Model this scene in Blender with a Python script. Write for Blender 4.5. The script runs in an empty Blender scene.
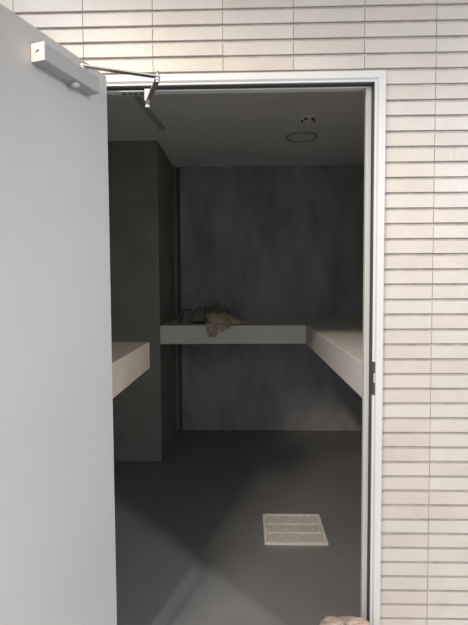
import bpy, bmesh, math, random
from mathutils import Vector, Matrix, noise
random.seed(7)
S = bpy.context.scene
C = S.collection

# ------------------------------------------------------------------ camera
FPX, PITCH, YAW, ROLL = 487.15, .0536, .0268, -.0056
Z = Vector((0, 0, 1))
r0 = Vector((math.cos(YAW), math.sin(YAW), 0)); f0 = Vector((-math.sin(YAW), math.cos(YAW), 0))
fw = f0 * math.cos(PITCH) - Z * math.sin(PITCH); u0 = Z * math.cos(PITCH) + f0 * math.sin(PITCH)
rt = r0 * math.cos(ROLL) + u0 * math.sin(ROLL); up = u0 * math.cos(ROLL) - r0 * math.sin(ROLL)
cd = bpy.data.cameras.new('camera'); cam = bpy.data.objects.new('camera', cd); C.objects.link(cam)
m = Matrix.Identity(4)
for i in range(3):
    m[i][0], m[i][1], m[i][2] = rt[i], up[i], -fw[i]
m.translation = Vector((0, 0, 1.45)); cam.matrix_world = m
cd.sensor_fit = 'VERTICAL'; cd.sensor_height = 36; cd.lens = FPX / 625 * 36; cd.clip_start = .02
S.camera = cam

# ------------------------------------------------------------------ light
w = bpy.data.worlds.new('world'); S.world = w; w.use_nodes = True
w.node_tree.nodes['Background'].inputs[0].default_value = (.95, .97, 1, 1)
w.node_tree.nodes['Background'].inputs[1].default_value = 1.25
def area(name, loc, target, size, power, col, sy=None):
    d = bpy.data.lights.new(name, 'AREA'); d.energy = power; d.color = col; d.size = size
    if sy: d.shape = 'RECTANGLE'; d.size_y = sy
    o = bpy.data.objects.new(name, d); C.objects.link(o); o.location = loc
    o.rotation_euler = (Vector(target) - Vector(loc)).to_track_quat('-Z', 'Y').to_euler()
    return o
def spot(name, loc, target, ang, blend, soft, power, col):
    d = bpy.data.lights.new(name, 'SPOT'); d.energy = power; d.color = col
    d.spot_size = math.radians(ang); d.spot_blend = blend; d.shadow_soft_size = soft
    o = bpy.data.objects.new(name, d); C.objects.link(o); o.location = loc
    o.rotation_euler = (Vector(target) - Vector(loc)).to_track_quat('-Z', 'Y').to_euler()
spot('ceiling_lamp', (2.6, -.8, 2.7), (.0, 2.4, -.1), 66, .6, .16, 255, (.96, .975, 1))
spot('ceiling_lamp', (-1.02, -.1, 3.2), (.35, 2.5, -.2), 60, .7, .12, 260, (1, .85, .70))
area('ceiling_lamp', (-1.1, .7, 3.1), (-.9, 1.7, 2.3), .4, 9, (.92, .96, 1))
S.view_settings.view_transform = 'Standard'; S.view_settings.look = 'None'
S.view_settings.exposure = .2; S.view_settings.gamma = 1; S.view_settings.use_curve_mapping = False

# ------------------------------------------------------------------ helpers
def tag(o, label=None, cat=None, group=None, kind=None):
    if label: o['label'] = label
    if cat: o['category'] = cat
    if group: o['group'] = group
    if kind: o['kind'] = kind
    return o
def empty(name, loc):
    o = bpy.data.objects.new(name, None); C.objects.link(o); o.location = loc; o.empty_display_size = .1
    return o
def obj(name, bm, mat, parent=None, smooth=False, bevel=0, seg=2):
    bmesh.ops.recalc_face_normals(bm, faces=bm.faces)
    me = bpy.data.meshes.new(name); bm.to_mesh(me); bm.free(); me.materials.append(mat)
    if smooth:
        for p in me.polygons: p.use_smooth = True
    o = bpy.data.objects.new(name, me); C.objects.link(o)
    if parent:
        root = parent
        off = Vector((0, 0, 0))
        q = parent
        while q: off += q.location; q = q.parent
        me.transform(Matrix.Translation(-off)); o.parent = parent
    if bevel:
        b = o.modifiers.new('bevel', 'BEVEL'); b.width = bevel; b.segments = seg; b.limit_method = 'ANGLE'
    return o
def box(bm, a, b, M=None):
    vs = [bm.verts.new((x, y, z)) for x in (a[0], b[0]) for y in (a[1], b[1]) for z in (a[2], b[2])]
    for f in ((0, 1, 3, 2), (4, 6, 7, 5), (0, 4, 5, 1), (2, 3, 7, 6), (0, 2, 6, 4), (1, 5, 7, 3)):
        bm.faces.new([vs[i] for i in f])
    if M: bmesh.ops.transform(bm, matrix=M, verts=vs)
    return vs
def cyl(bm, p, q, r, r2=None, n=20):
    p, q = Vector(p), Vector(q); d = q - p
    M = Matrix.Translation((p + q) / 2) @ d.to_track_quat('Z', 'Y').to_matrix().to_4x4()
    bmesh.ops.create_cone(bm, cap_ends=True, segments=n, radius1=r, radius2=r if r2 is None else r2, depth=d.length, matrix=M)
def lathe(bm, prof, c, n=40, axis='Z'):
    rings = []
    for (r, h) in prof:
        rings.append([bm.verts.new((c[0] + r * math.cos(2 * math.pi * k / n), c[1] + r * math.sin(2 * math.pi * k / n), c[2] + h)) for k in range(n)])
    for a, b in zip(rings, rings[1:]):
        for k in range(n): bm.faces.new((a[k], a[(k + 1) % n], b[(k + 1) % n], b[k]))
    bm.faces.new(rings[0]); bm.faces.new(rings[-1])
def sweep_frame(bm, prof, x0, x1, zt, zb, head=None):
    """profile of (inset, y) run up the left jamb, across the head and down the right jamb, mitred"""
    n = len(prof); rings = []
    for k in range(4):
        ring = []
        for q, (i, y) in enumerate(prof):
            x = (x0 + i) if k < 2 else (x1 - i); z = zb if k in (0, 3) else zt - (head[q] if head else i)
            ring.append(bm.verts.new((x, y, z)))
        rings.append(ring)
    for a, b in zip(rings, rings[1:]):
        for k in range(n): bm.faces.new((a[k], a[(k + 1) % n], b[(k + 1) % n], b[k]))
    bm.faces.new(rings[0]); bm.faces.new(rings[-1])

# ------------------------------------------------------------------ materials
def mat(name, col, rough=.6, metal=0, var=0, scale=3, bump=0, bscale=40, col2=None, stretch=(1, 1, 1), detail=6, spec=.5):
    m = bpy.data.materials.new(name); m.use_nodes = True; N = m.node_tree.nodes; L = m.node_tree.links
    b = N['Principled BSDF']; b.inputs['Roughness'].default_value = rough; b.inputs['Metallic'].default_value = metal
    b.inputs['Specular IOR Level'].default_value = spec
    b.inputs['Base Color'].default_value = (*col, 1)
    tc = N.new('ShaderNodeTexCoord')
    if var or col2:
        mp = N.new('ShaderNodeMapping'); mp.inputs['Scale'].default_value = stretch; L.new(tc.outputs['Object'], mp.inputs[0])
        n = N.new('ShaderNodeTexNoise'); n.inputs['Scale'].default_value = scale; n.inputs['Detail'].default_value = detail
        n.inputs['Roughness'].default_value = .6; L.new(mp.outputs[0], n.inputs['Vector'])
        r = N.new('ShaderNodeValToRGB'); r.color_ramp.elements[0].position = .3; r.color_ramp.elements[1].position = .7
        c2 = col2 or tuple(c * (1 + var) for c in col); c1 = col if col2 else tuple(c * (1 - var) for c in col)
        r.color_ramp.elements[0].color = (*c1, 1); r.color_ramp.elements[1].color = (*c2, 1)
        L.new(n.outputs['Fac'], r.inputs[0]); L.new(r.outputs[0], b.inputs['Base Color'])
    if bump:
        n2 = N.new('ShaderNodeTexNoise'); n2.inputs['Scale'].default_value = bscale; n2.inputs['Detail'].default_value = 4
        L.new(tc.outputs['Object'], n2.inputs['Vector'])
        bp = N.new('ShaderNodeBump'); bp.inputs['Strength'].default_value = bump; bp.inputs['Distance'].default_value = .01
        L.new(n2.outputs['Fac'], bp.inputs['Height']); L.new(bp.outputs[0], b.inputs['Normal'])
    return m
def tile_mat():
    m = mat('glazed_tile', (.5, .45, .4), rough=.42, bump=.08, bscale=60)
    N = m.node_tree.nodes; L = m.node_tree.links; b = N['Principled BSDF']
    g = N.new('ShaderNodeNewGeometry')
    r = N.new('ShaderNodeValToRGB'); E = r.color_ramp.elements
    E[0].position = 0; E[0].color = (.495, .445, .395, 1); E[1].position = 1; E[1].color = (.535, .49, .445, 1)
    e = E.new(.35); e.color = (.515, .465, .413, 1); e = E.new(.7); e.color = (.52, .48, .44, 1)
    L.new(g.outputs['Random Per Island'], r.inputs[0])
    tc = N.new('ShaderNodeTexCoord'); n = N.new('ShaderNodeTexNoise'); n.inputs['Scale'].default_value = 9; n.inputs['Detail'].default_value = 8
    L.new(tc.outputs['Object'], n.inputs['Vector'])
    mx = N.new('ShaderNodeMix'); mx.data_type = 'RGBA'; mx.blend_type = 'MULTIPLY'; mx.inputs[0].default_value = .22
    L.new(r.outputs[0], mx.inputs[6]); L.new(n.outputs['Fac'], mx.inputs[7]); L.new(mx.outputs[2], b.inputs['Base Color'])
    return m
TILE = tile_mat()
MORTAR = mat('mortar', (.38, .345, .315), .9, var=.2, scale=20)
WHITE = mat('white_enamel', (.50, .50, .50), .35, var=.03, scale=6)
RUBBER = mat('black_rubber', (.035, .037, .04), .6)
DOORM = mat('grey_door_paint', (.455, .45, .447), .38, var=.03, scale=2.5, bump=.04, bscale=120)
CLOSER = mat('silver_grey_enamel', (.36, .362, .365), .4, var=.03, scale=20)
CAP = mat('cream_plastic', (.60, .50, .44), .5)
STEEL = mat('steel', (.50, .49, .47), .35, metal=.85, var=.1, scale=30)
DARKM = mat('dark_metal', (.05, .05, .055), .45, metal=.4)
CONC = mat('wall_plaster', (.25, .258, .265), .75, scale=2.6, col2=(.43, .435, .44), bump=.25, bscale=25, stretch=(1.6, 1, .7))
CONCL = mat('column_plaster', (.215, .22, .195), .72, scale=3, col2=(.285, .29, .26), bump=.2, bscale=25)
CEIL = mat('ceiling_plaster', (.88, .88, .87), .85, var=.04, scale=2, bump=.1, bscale=30)
FLOOR = mat('floor_screed', (.20, .203, .205), .45, scale=2.2, col2=(.245, .248, .25), bump=.12, bscale=90)
BENCH = mat('bench_cement', (.66, .64, .60), .6, scale=4, col2=(.76, .74, .70), bump=.15, bscale=30)
PAVE = mat('outdoor_paving', (.60, .585, .56), .8, var=.12, scale=5, bump=.2, bscale=30)
GRATE = mat('pale_grate', (.82, .79, .75), .45, var=.06, scale=30)
DRAINB = mat('drain_shadow_metal', (.50, .475, .45), .6)

# ------------------------------------------------------------------ structure
WY = 1.705                         # face of the tiling
XR, XL, YB, YF, HC = 1.26, -1.48, 4.843, 1.80, 2.626
XC, YC = -.716, 3.97               # projecting corner
def slab(name, a, b, mt, kind='structure'):
    bm = bmesh.new(); box(bm, a, b); o = obj(name, bm, mt); tag(o, kind=kind); return o
slab('floor', (XL - .1, 1.69, -.12), (XR + .1, YB + .1, 0), FLOOR)
slab('ground', (-6, -6, -.12), (6, 1.69, 0), PAVE)
slab('shade_canopy', (-5, -2.2, 3.7), (5, 1.70, 3.85), PAVE)  # unseen canopy, added to keep sky light off the upper wall
slab('ceiling', (XL - .1, YF, HC), (XR + .1, YB + .1, HC + .15), CEIL)
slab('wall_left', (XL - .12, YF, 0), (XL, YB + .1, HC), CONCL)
slab('wall_right', (XR, YF, 0), (XR + .12, YB + .1, HC), CONC)
# back wall with a narrow vertical recess beside the projecting corner
bm = bmesh.new()
box(bm, (XL, YB, 0), (XC + .022, YB + .12, HC)); box(bm, (XC + .022, YB + .05, 0), (XC + .060, YB + .12, HC)); box(bm, (XC + .060, YB, 0), (XR, YB + .12, HC))
tag(obj('wall_back', bm, CONC), kind='structure')
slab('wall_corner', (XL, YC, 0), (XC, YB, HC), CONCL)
# front wall: concrete core, then the stack-bond tiling as its child
OX0, OX1, OZ = -.565, .471, 2.173
bm = bmesh.new()
WX0, WX1, WZ = -3.4, 3.0, 4.0
for a, b in (((WX0, 1.7125, 0), (OX0 + .005, YF, WZ)), ((OX1 - .005, 1.7125, 0), (WX1, YF, WZ)), ((OX0 + .005, 1.7125, OZ - .005), (OX1 - .005, YF, WZ))):
    box(bm, a, b)
wf = tag(obj('wall_front', bm, MORTAR), kind='structure')
bm = bmesh.new()
CH, GR = .0521, .0098
z0 = 2.1806                        # a groove line
i0 = int(z0 / CH)
for k in range(-40, 60):
    zb = z0 - GR / 2 + k * CH + GR; zt = z0 - GR / 2 + (k + 1) * CH
    if zt < .01 or zb > WZ: continue
    zb = max(zb, .0)
    for j in range(-18, 12):
        a = .6414 + j * .24 + .0006; b = a + .24 - .0012
        if b < WX0 or a > WX1: continue
        a = max(a, WX0); b = min(b, WX1)
        segs = [(a, b)]
        if zb < OZ:
            segs = []
            if a < OX0: segs.append((a, min(b, OX0 - .001)))
            if b > OX1: segs.append((max(a, OX1 + .001), b))
        for (p, q) in segs:
            if q - p < .006: continue
            dy = random.uniform(-.0007, .0007); dz = random.uniform(-.0006, .0006)
            vs = box(bm, (p, WY + dy, zb + dz), (q, 1.713, zt + dz))
t = obj('tiling', bm, TILE, wf, bevel=.001, seg=1)

# door frame
fr = empty('trim_frame', (0, 1.72, 0)); fr.name = 'trim_1'; tag(fr, kind='structure')
bm = bmesh.new()
prof = [(0, 1.715), (0, 1.692), (.003, 1.688), (.024, 1.688), (.030, 1.694), (.036, 1.694), (.036, 1.722), (.058, 1.722), (.058, 1.746), (.036, 1.746), (.036, 1.775), (.0, 1.775)]
sweep_frame(bm, prof, OX0, OX1, OZ, 0, [0, 0, .003, .024, .030, .036, .036, .045, .045, .036, .036, 0])
obj('frame', bm, WHITE, fr, bevel=.0012)
bm = bmesh.new()
prof = [(.0358, 1.700), (.0395, 1.702), (.0395, 1.708), (.0375, 1.711), (.0395, 1.714), (.041, 1.7225), (.0358, 1.7225)]
sweep_frame(bm, prof, OX0, OX1, OZ, 0)
obj('gasket', bm, RUBBER, fr)
# strike plate on the right jamb
bm = bmesh.new(); box(bm, (.4355, 1.6905, 1.070), (.4475, 1.6945, 1.186)); box(bm, (.4340, 1.6905, 1.070), (.4362, 1.708, 1.186))
sp = obj('strike_plate', bm, DARKM, fr, bevel=.0008); tag(sp, 'dark metal strike plate')
bm = bmesh.new(); box(bm, (.4385, 1.690, 1.112), (.4435, 1.6915, 1.146))
obj('latch_hole', bm, CLOSER, sp)

# door leaf, opened past square towards the camera
HX, HY, ZT = -.45, 1.599, 2.13
DA = math.atan(.332)
U = Vector((-math.sin(DA), -math.cos(DA), 0)); Nn = Vector((math.cos(DA), -math.sin(DA), 0))
DM = Matrix(((U.x, Nn.x, 0, HX), (U.y, Nn.y, 0, HY), (0, 0, 1, 0), (0, 0, 0, 1)))
def D(u, n, z): return DM @ Vector((u, n, z))
dr = empty('door_1', (HX, HY, 0)); tag(dr, kind='structure')
bm = bmesh.new(); box(bm, (0, -.044, .012), (.90, 0, ZT), DM)
obj('leaf', bm, DOORM, dr, bevel=.002)
bm = bmesh.new(); box(bm, (-.0025, -.040, .014), (.0005, -.002, ZT - .004), DM)
obj('edge_strip', bm, WHITE, dr)
for hz in (.25, 1.05, 1.88):
    bm = bmesh.new(); hp = D(-.006, -.048, 0)
    cyl(bm, (hp.x, hp.y, hz - .05), (hp.x, hp.y, hz + .05), .008)
    box(bm, (0, -.047, hz - .05), (.035, -.043, hz + .05), DM)
    q0 = Vector((hp.x, hp.y, 0)); q1 = Vector((OX0 + .01, 1.690, 0)); d = (q1 - q0)
    MM = Matrix.Translation(q0) @ d.to_track_quat('X', 'Z').to_matrix().to_4x4()
    box(bm, (0, -.0015, hz - .05), (d.length, .0015, hz + .05), MM)
    obj('hinge', bm, STEEL, dr)
# lever handle further along, outside the frame of the photo but part of the door
bm = bmesh.new(); cyl(bm, D(.83, 0, 1.02), D(.83, .05, 1.02), .011); cyl(bm, D(.83, .05, 1.02), D(.71, .05, 1.02), .009); cyl(bm, D(.83, 0, 1.02), D(.83, .006, 1.02), .026)
obj('door_handle', bm, STEEL, dr, smooth=False)

# ------------------------------------------------------------------ benches
BENCHW = mat('brown_cement', (.56, .47, .38), .6, scale=4, col2=(.66, .57, .47), bump=.15, bscale=30)
def bench(name, a, b, label, mt=BENCH):
    bm = bmesh.new(); box(bm, a, b); o = obj(name, bm, mt, bevel=.004); tag(o, label, 'bench'); return o
ZBT, ZBB = 1.131, .979
bench('concrete_bench', (XC, YC, ZBB), (.479, YB, ZBT), 'dim grey cement bench slab along the back wall, with crumpled cloths on it')
bench('concrete_bench', (.479, YF, ZBB), (XR, YB, ZBT), 'pale cement bench slab running along the right wall beside the doorway jamb')
bench('concrete_bench', (XL, YF, ZBB), (-.566, 2.80, ZBT), mt=BENCHW, label='short brownish cement bench slab on the left, half hidden by the open door')

# ------------------------------------------------------------------ door closer
dc = empty('door_closer', tuple(D(.22, 0, 2.03)))
tag(dc, 'grey box door closer with folding steel arm at the top of the open door', 'door closer')
bm = bmesh.new(); box(bm, (.10, .0005, 2.031), (.335, .044, 2.078), DM)
body = obj('body', bm, CLOSER, dc, bevel=.003)
bm = bmesh.new(); box(bm, (.335, .001, 2.0315), (.3375, .0435, 2.0775), DM)
cap = obj('end_cap', bm, CAP, body, bevel=.0008); cap['label'] = 'cream end plate with a small hole'
bm = bmesh.new()
for k in range(9):
    a0 = math.pi * (.0 + k / 8); r = .0055
    p = D(.3378, .024 + r * math.cos(a0) * -1, 2.053 + r * math.sin(a0)); q = D(.3378, .024 - r * math.cos(a0 + math.pi / 8), 2.053 + r * math.sin(a0 + math.pi / 8))
    if k < 6: cyl(bm, p, q, .0016, n=8)
obj('screw_hole', bm, DARKM, cap)
bm = bmesh.new(); lathe(bm, [(.004, -.012), (.009, -.010), (.012, -.006), (.012, 0)], D(.19, .024, 2.031), 20)
obj('valve_cap', bm, WHITE, body, smooth=True)
bm = bmesh.new(); p = D(.155, .024, 2.078); cyl(bm, p, p + Vector((0, 0, .012)), .010); cyl(bm, p + Vector((0, 0, .012)), p + Vector((0, 0, .02)), .006)
obj('pivot', bm, STEEL, dc)
def bar(name, a, b, wd, th, parent, mt=STEEL):
    a, b = Vector(a), Vector(b); d = b - a; x = d.normalized(); y = Vector((0, 0, 1)).cross(x).normalized(); z = x.cross(y)
    M = Matrix(((x.x, y.x, z.x, a.x), (x.y, y.y, z.y, a.y), (x.z, y.z, z.z, a.z), (0, 0, 0, 1)))
    bm = bmesh.new(); L = d.length
    # flat strap with rounded ends
    ring = []
    for k in range(9): t = math.pi / 2 + math.pi * k / 8; ring.append((math.cos(t) * wd / 2, math.sin(t) * wd / 2))
    for k in range(9): t = -math.pi / 2 + math.pi * k / 8; ring.append((L + math.cos(t) * wd / 2, math.sin(t) * wd / 2))
    v0 = [bm.verts.new(M @ Vector((q[0], q[1], -th / 2))) for q in ring]; v1 = [bm.verts.new(M @ Vector((q[0], q[1], th / 2))) for q in ring]
    bm.faces.new(v0); bm.faces.new(v1)
    for k in range(18): bm.faces.new((v0[k], v0[(k + 1) % 18], v1[(k + 1) % 18], v1[k]))
    return obj(name, bm, mt, parent, bevel=.0008)
pa = D(.155, .024, 2.094); pe = Vector((-.268, 1.50, 2.083)); ps = Vector((-.338, 1.70, 2.080))
bar('arm', pa, pe, .020, .005, dc)
fa = bar('forearm', pe + Vector((0, 0, -.007)), ps, .016, .006, dc)
bm = bmesh.new(); cyl(bm, pe + Vector((0, 0, -.016)), pe + Vector((0, 0, .010)), .0055); cyl(bm, pe + Vector((0, 0, .010)), pe + Vector((0, 0, .016)), .0085, .006)
obj('elbow_screw', bm, STEEL, dc)
bm = bmesh.new(); box(bm, (-.440, 1.712, 2.124), (-.335, 1.752, 2.1285)); box(bm, (-.349, 1.700, 2.088), (-.329, 1.716, 2.1285))
br = obj('bracket', bm, CLOSER, dc, bevel=.001)
for x in (-.425, -.405, -.385, -.365):
    bm = bmesh.new(); cyl(bm, (x, 1.732, 2.1215), (x, 1.732, 2.1245), .006, n=14); obj('screw', bm, DARKM, br)
bm = bmesh.new(); cyl(bm, ps + Vector((0, 0, -.010)), ps + Vector((0, 0, .018)), .006); cyl(bm, ps + Vector((0, 0, -.015)), ps + Vector((0, 0, -.009)), .0085)
obj('shoe_screw', bm, WHITE, dc)

# ------------------------------------------------------------------ ceiling fittings
t = empty('ceiling_access_disc', (.433, 3.91, HC)); tag(t, 'flat round disc with raised rim on the ceiling, larger than the fitting before it', 'ceiling disc')
bm = bmesh.new(); lathe(bm, [(.124, 0), (.124, -.010), (.117, -.014), (.108, -.012), (.106, -.006), (.04, -.0055)], (.433, 3.91, HC), 48)
obj('rim', bm, mat('disc_rim', (.42, .41, .39), .6), t, smooth=False)
bm = bmesh.new(); lathe(bm, [(.104, -.004), (.104, -.0085), (.02, -.010)], (.433, 3.91, HC), 48)
obj('lid', bm, CEIL, t)
t = empty('smoke_detector', (.434, 3.475, HC)); tag(t, 'small round detector with dark vents on the ceiling near the doorway', 'detector')
bm = bmesh.new(); lathe(bm, [(.060, 0), (.060, -.012), (.052, -.018), (.04, -.020)], (.434, 3.475, HC), 36); obj('base', bm, CEIL, t)
bm = bmesh.new(); lathe(bm, [(.034, -.018), (.036, -.036), (.028, -.046), (.01, -.049)], (.434, 3.475, HC), 28); obj('sensor_cap', bm, GRATE, t)
for k in range(5):
    a = 2 * math.pi * k / 5 + .35; x, y = .434 + .044 * math.cos(a), 3.475 + .044 * math.sin(a)
    bm = bmesh.new(); box(bm, (-.007, -.005, -.032), (.007, .005, -.016), Matrix.Translation((x, y, HC)) @ Matrix.Rotation(a + math.pi / 2, 4, 'Z')); obj('vent', bm, DARKM, t)
# narrow raised grey strip near the projecting corner, paler piece at its end
t = empty('ceiling_strip', (-.64, 3.3, HC)); tag(t, 'narrow grey strip on the ceiling, beyond the closer arm', 'trunking')
bm = bmesh.new(); M = Matrix.Translation((-.668, 3.02, HC)) @ Matrix.Rotation(-.075, 4, 'Z'); box(bm, (-.022, 0, -.020), (.022, .64, 0), M)
obj('strip_body', bm, mat('strip_grey', (.50, .50, .54), .5), t, bevel=.003)
bm = bmesh.new(); cyl(bm, (-.618, 3.675, HC), (-.618, 3.675, HC - .03), .022, .016); obj('strip_end', bm, GRATE, t)
# pale vertical strip in the back corner
bm = bmesh.new(); box(bm, (XC, YB - .012, 0), (XC + .02, YB, ZBB)); box(bm, (XC, YB - .012, ZBT), (XC + .02, YB, HC))
tag(obj('trim_2', bm, mat('corner_strip_grey', (.22, .22, .20), .6)), kind='structure')

bm = bmesh.new(); box(bm, (XC + .0225, YB + .012, 0), (XC + .0595, YB + .05, HC))  # dark strip standing in for the shade inside the recess
tag(obj('recess_shade_strip', bm, mat('recess_shade_grey', (.10, .10, .10), .8)), kind='structure')
# ------------------------------------------------------------------ floor drain
dx0, dx1, dy0, dy1 = .093, .449, 2.660, 3.012
t = empty('floor_drain', ((dx0 + dx1) / 2, (dy0 + dy1) / 2, 0)); tag(t, 'square pale floor drain with a slotted grate, set in the dark floor', 'drain')
bm = bmesh.new(); box(bm, (dx0 + .001, dy0 + .001, 0), (dx1 - .001, dy1 - .001, .0035)); obj('rim', bm, DRAINB, t)
bm = bmesh.new(); bw = .018
zt, zb = .014, .0035
box(bm, (dx0, dy0, zb), (dx1, dy0 + bw, zt)); box(bm, (dx0, dy1 - bw, zb), (dx1, dy1, zt))
box(bm, (dx0, dy0 + bw, zb), (dx0 + bw, dy1 - bw, zt)); box(bm, (dx1 - bw, dy0 + bw, zb), (dx1, dy1 - bw, zt))
n = 22; ix0, ix1 = dx0 + bw, dx1 - bw; st = (ix1 - ix0) / n
rows = 3; ry = (dy1 - dy0 - 2 * bw) / rows
for r in range(rows):
    ya = dy0 + bw + r * ry
    if r: box(bm, (ix0, ya - .003, zb), (ix1, ya + .003, zt))
    for k in range(n):
        x = ix0 + (k + .5) * st; sh = (.010 if r % 2 else -.010)
        M = Matrix(((1, sh / ry, 0, x - sh / 2), (0, 1, 0, ya), (0, 0, 1, 0), (0, 0, 0, 1)))
        box(bm, (-st * .33, 0, zb), (st * .33, ry, zt - .001), M)
obj('grate', bm, GRATE, t)

# ------------------------------------------------------------------ cloths on the back bench
def crumple(co, seed, amp, sc):
    p = Vector(co) * sc + Vector((seed, seed * 1.7, -seed))
    n1 = noise.noise(p); n2 = 1 - abs(noise.noise(p * 2.1)) * 2; n3 = 1 - abs(noise.noise(p * 4.3)) * 2
    return (n1 * .9 + n2 * .6 + n3 * .3) * amp
def sheet(name, fn, nu, nv, mt, parent=None, thick=.003):
    bm = bmesh.new(); g = [[bm.verts.new(fn(u / nu, v / nv)) for v in range(nv + 1)] for u in range(nu + 1)]
    for i in range(nu):
        for j in range(nv): bm.faces.new((g[i][j], g[i + 1][j], g[i + 1][j + 1], g[i][j + 1]))
    o = obj(name, bm, mt, parent, smooth=True)
    s = o.modifiers.new('solid', 'SOLIDIFY'); s.thickness = thick; s.offset = 0
    return o
BROWN = mat('brown_cloth', (.34, .265, .19), .85, scale=9, col2=(.62, .50, .37), bump=.3, bscale=60)
DARKC = mat('dark_cloth', (.15, .14, .12), .85, scale=8, col2=(.28, .26, .22), bump=.3, bscale=60)
# brown bag: a crumpled tube with an open mouth to the left and a twisted neck to the right
def bagf(u, v):
    a = 2 * math.pi * v
    x = -.325 + .30 * u
    r = (.058 + .020 * math.sin(math.pi * min(1, u * 1.35))) * (1 - max(0, u - .55) / .52) + .006
    if u < .1: r *= .9
    k = crumple((u * 2.4, math.cos(a), math.sin(a)), 3.1, .5, 1.6)
    r *= 1 + k * .8
    y = 4.045 + r * 1.2 * math.cos(a)
    z = ZBT + .004 + max(0, r * .62 * math.sin(a) + .040 - .022 * u)
    return (x + .03 * k - .022 * math.sin(a), y, z)
bag = sheet('crumpled_bag', bagf, 34, 40, BROWN)
tag(bag, 'light brown crumpled cloth bag, its flap hanging over the edge of the back bench', 'bag')
def flapf(u, v):
    # leaves the mouth on top of the bench and falls over the front edge in two tongues
    x = -.345 + .235 * u
    ln = .150 + .045 * math.exp(-((u - .20) / .16) ** 2) - .045 * max(0, (u - .45) / .55) + .012 * math.sin(23 * u)
    s = v * ln
    k = crumple((u * 4, v * 2.5, .3), 7.7, .012, 1.6)
    f = .007 * math.sin(17 * u + 3 * v)
    if s < .085: y, z = 4.042 - s, ZBT + .012 + .030 * (1 - s / .085) + abs(k)
    else: y, z = 3.952 - abs(k) - .008 + f, ZBT + .012 - (s - .085) * 1.0
    return (x + .02 * v * (.5 - u) * 2 + k * .6, y - .002, z)
sheet('flap', flapf, 40, 34, BROWN, bag)
# dark cloth: two lumps with an arched fold at the left
def clothf(u, v):
    x = -.50 + .31 * u; y = 4.20 + .22 * v
    env = max(0, math.sin(math.pi * u)) ** .45 * math.sin(math.pi * min(1, v * 1.0 + .0)) ** .6
    h = .105 * env * (1 + .22 * math.sin(u * 9 + .5))
    k = crumple((u * 2.4, v * 2.0, .2), 12.3, .060, 1.5)
    k2 = crumple((u * 2.4, v * 2.0, 5), 2.3, .035, 1.8)
    return (x + k2, y + k2 * .8, ZBT + .004 + max(0, h + k * env + .01))
dcl = sheet('crumpled_cloth', clothf, 46, 34, DARKC, thick=.004)
tag(dcl, 'dark crumpled cloth heaped on the back bench, behind and left of the brown bag', 'cloth')
def archf(u, v):
    a = math.pi * u
    x = -.540 - .058 * math.cos(a); z = ZBT + .006 + .098 * math.sin(a) ** .8; y = 4.20 + .13 * v
    k = crumple((u * 3, v, 1), 21.3, .016, 1.5)
    return (x + k, y + k, z + abs(k) * math.sin(a))
sheet('folded_strap', archf, 24, 8, DARKC, dcl, thick=.012)

# ------------------------------------------------------------------ lump at the foot of the jamb
LUMP = mat('mottled_bag', (.22, .17, .13), .85, scale=14, col2=(.50, .42, .36), bump=.5, bscale=50)
def lumpf(u, v):
    a = 2 * math.pi * v
    ca, sa = math.cos(a), math.sin(a)
    h = min(1, u / .86)
    sq = 1 / max(abs(ca), abs(sa)) ** .55
    rx, ry = .080 * sq, .046 * sq
    k = crumple((ca * .8, sa * .8, h * 2.2), 5.2, .20, 1.6)
    if u > .86: sh = 1 - (u - .86) / .14; dz = .006 * (1 - sh)
    else: sh = 1; dz = 0
    rr = (1 + k) * max(sh, .02) * (1.03 - .06 * h)
    return (.332 + rx * rr * ca, 1.618 + ry * rr * sa, .002 + .286 * h + dz + (.010 * noise.noise(Vector((ca, sa, 3)) * 2.5)) * h)
lp = sheet('crumpled_sack', lumpf, 36, 48, LUMP, thick=.002)
tag(lp, 'small mottled brown sack with a pinkish fold at the foot of the right door jamb', 'sack')
bm = bmesh.new(); bmesh.ops.create_icosphere(bm, subdivisions=3, radius=1, matrix=Matrix.Translation((.385, 1.612, .285)) @ Matrix.Diagonal((.026, .022, .013, 1)))
for v in bm.verts: v.co += (v.co - Vector((.385, 1.612, .285))) * crumple(v.co * 20, 3, .2, 1)
pk = obj('fold', bm, mat('pink_fold', (.55, .38, .33), .8, var=.15, scale=40), lp, smooth=True); pk['label'] = 'pinkish fold at the sack top'
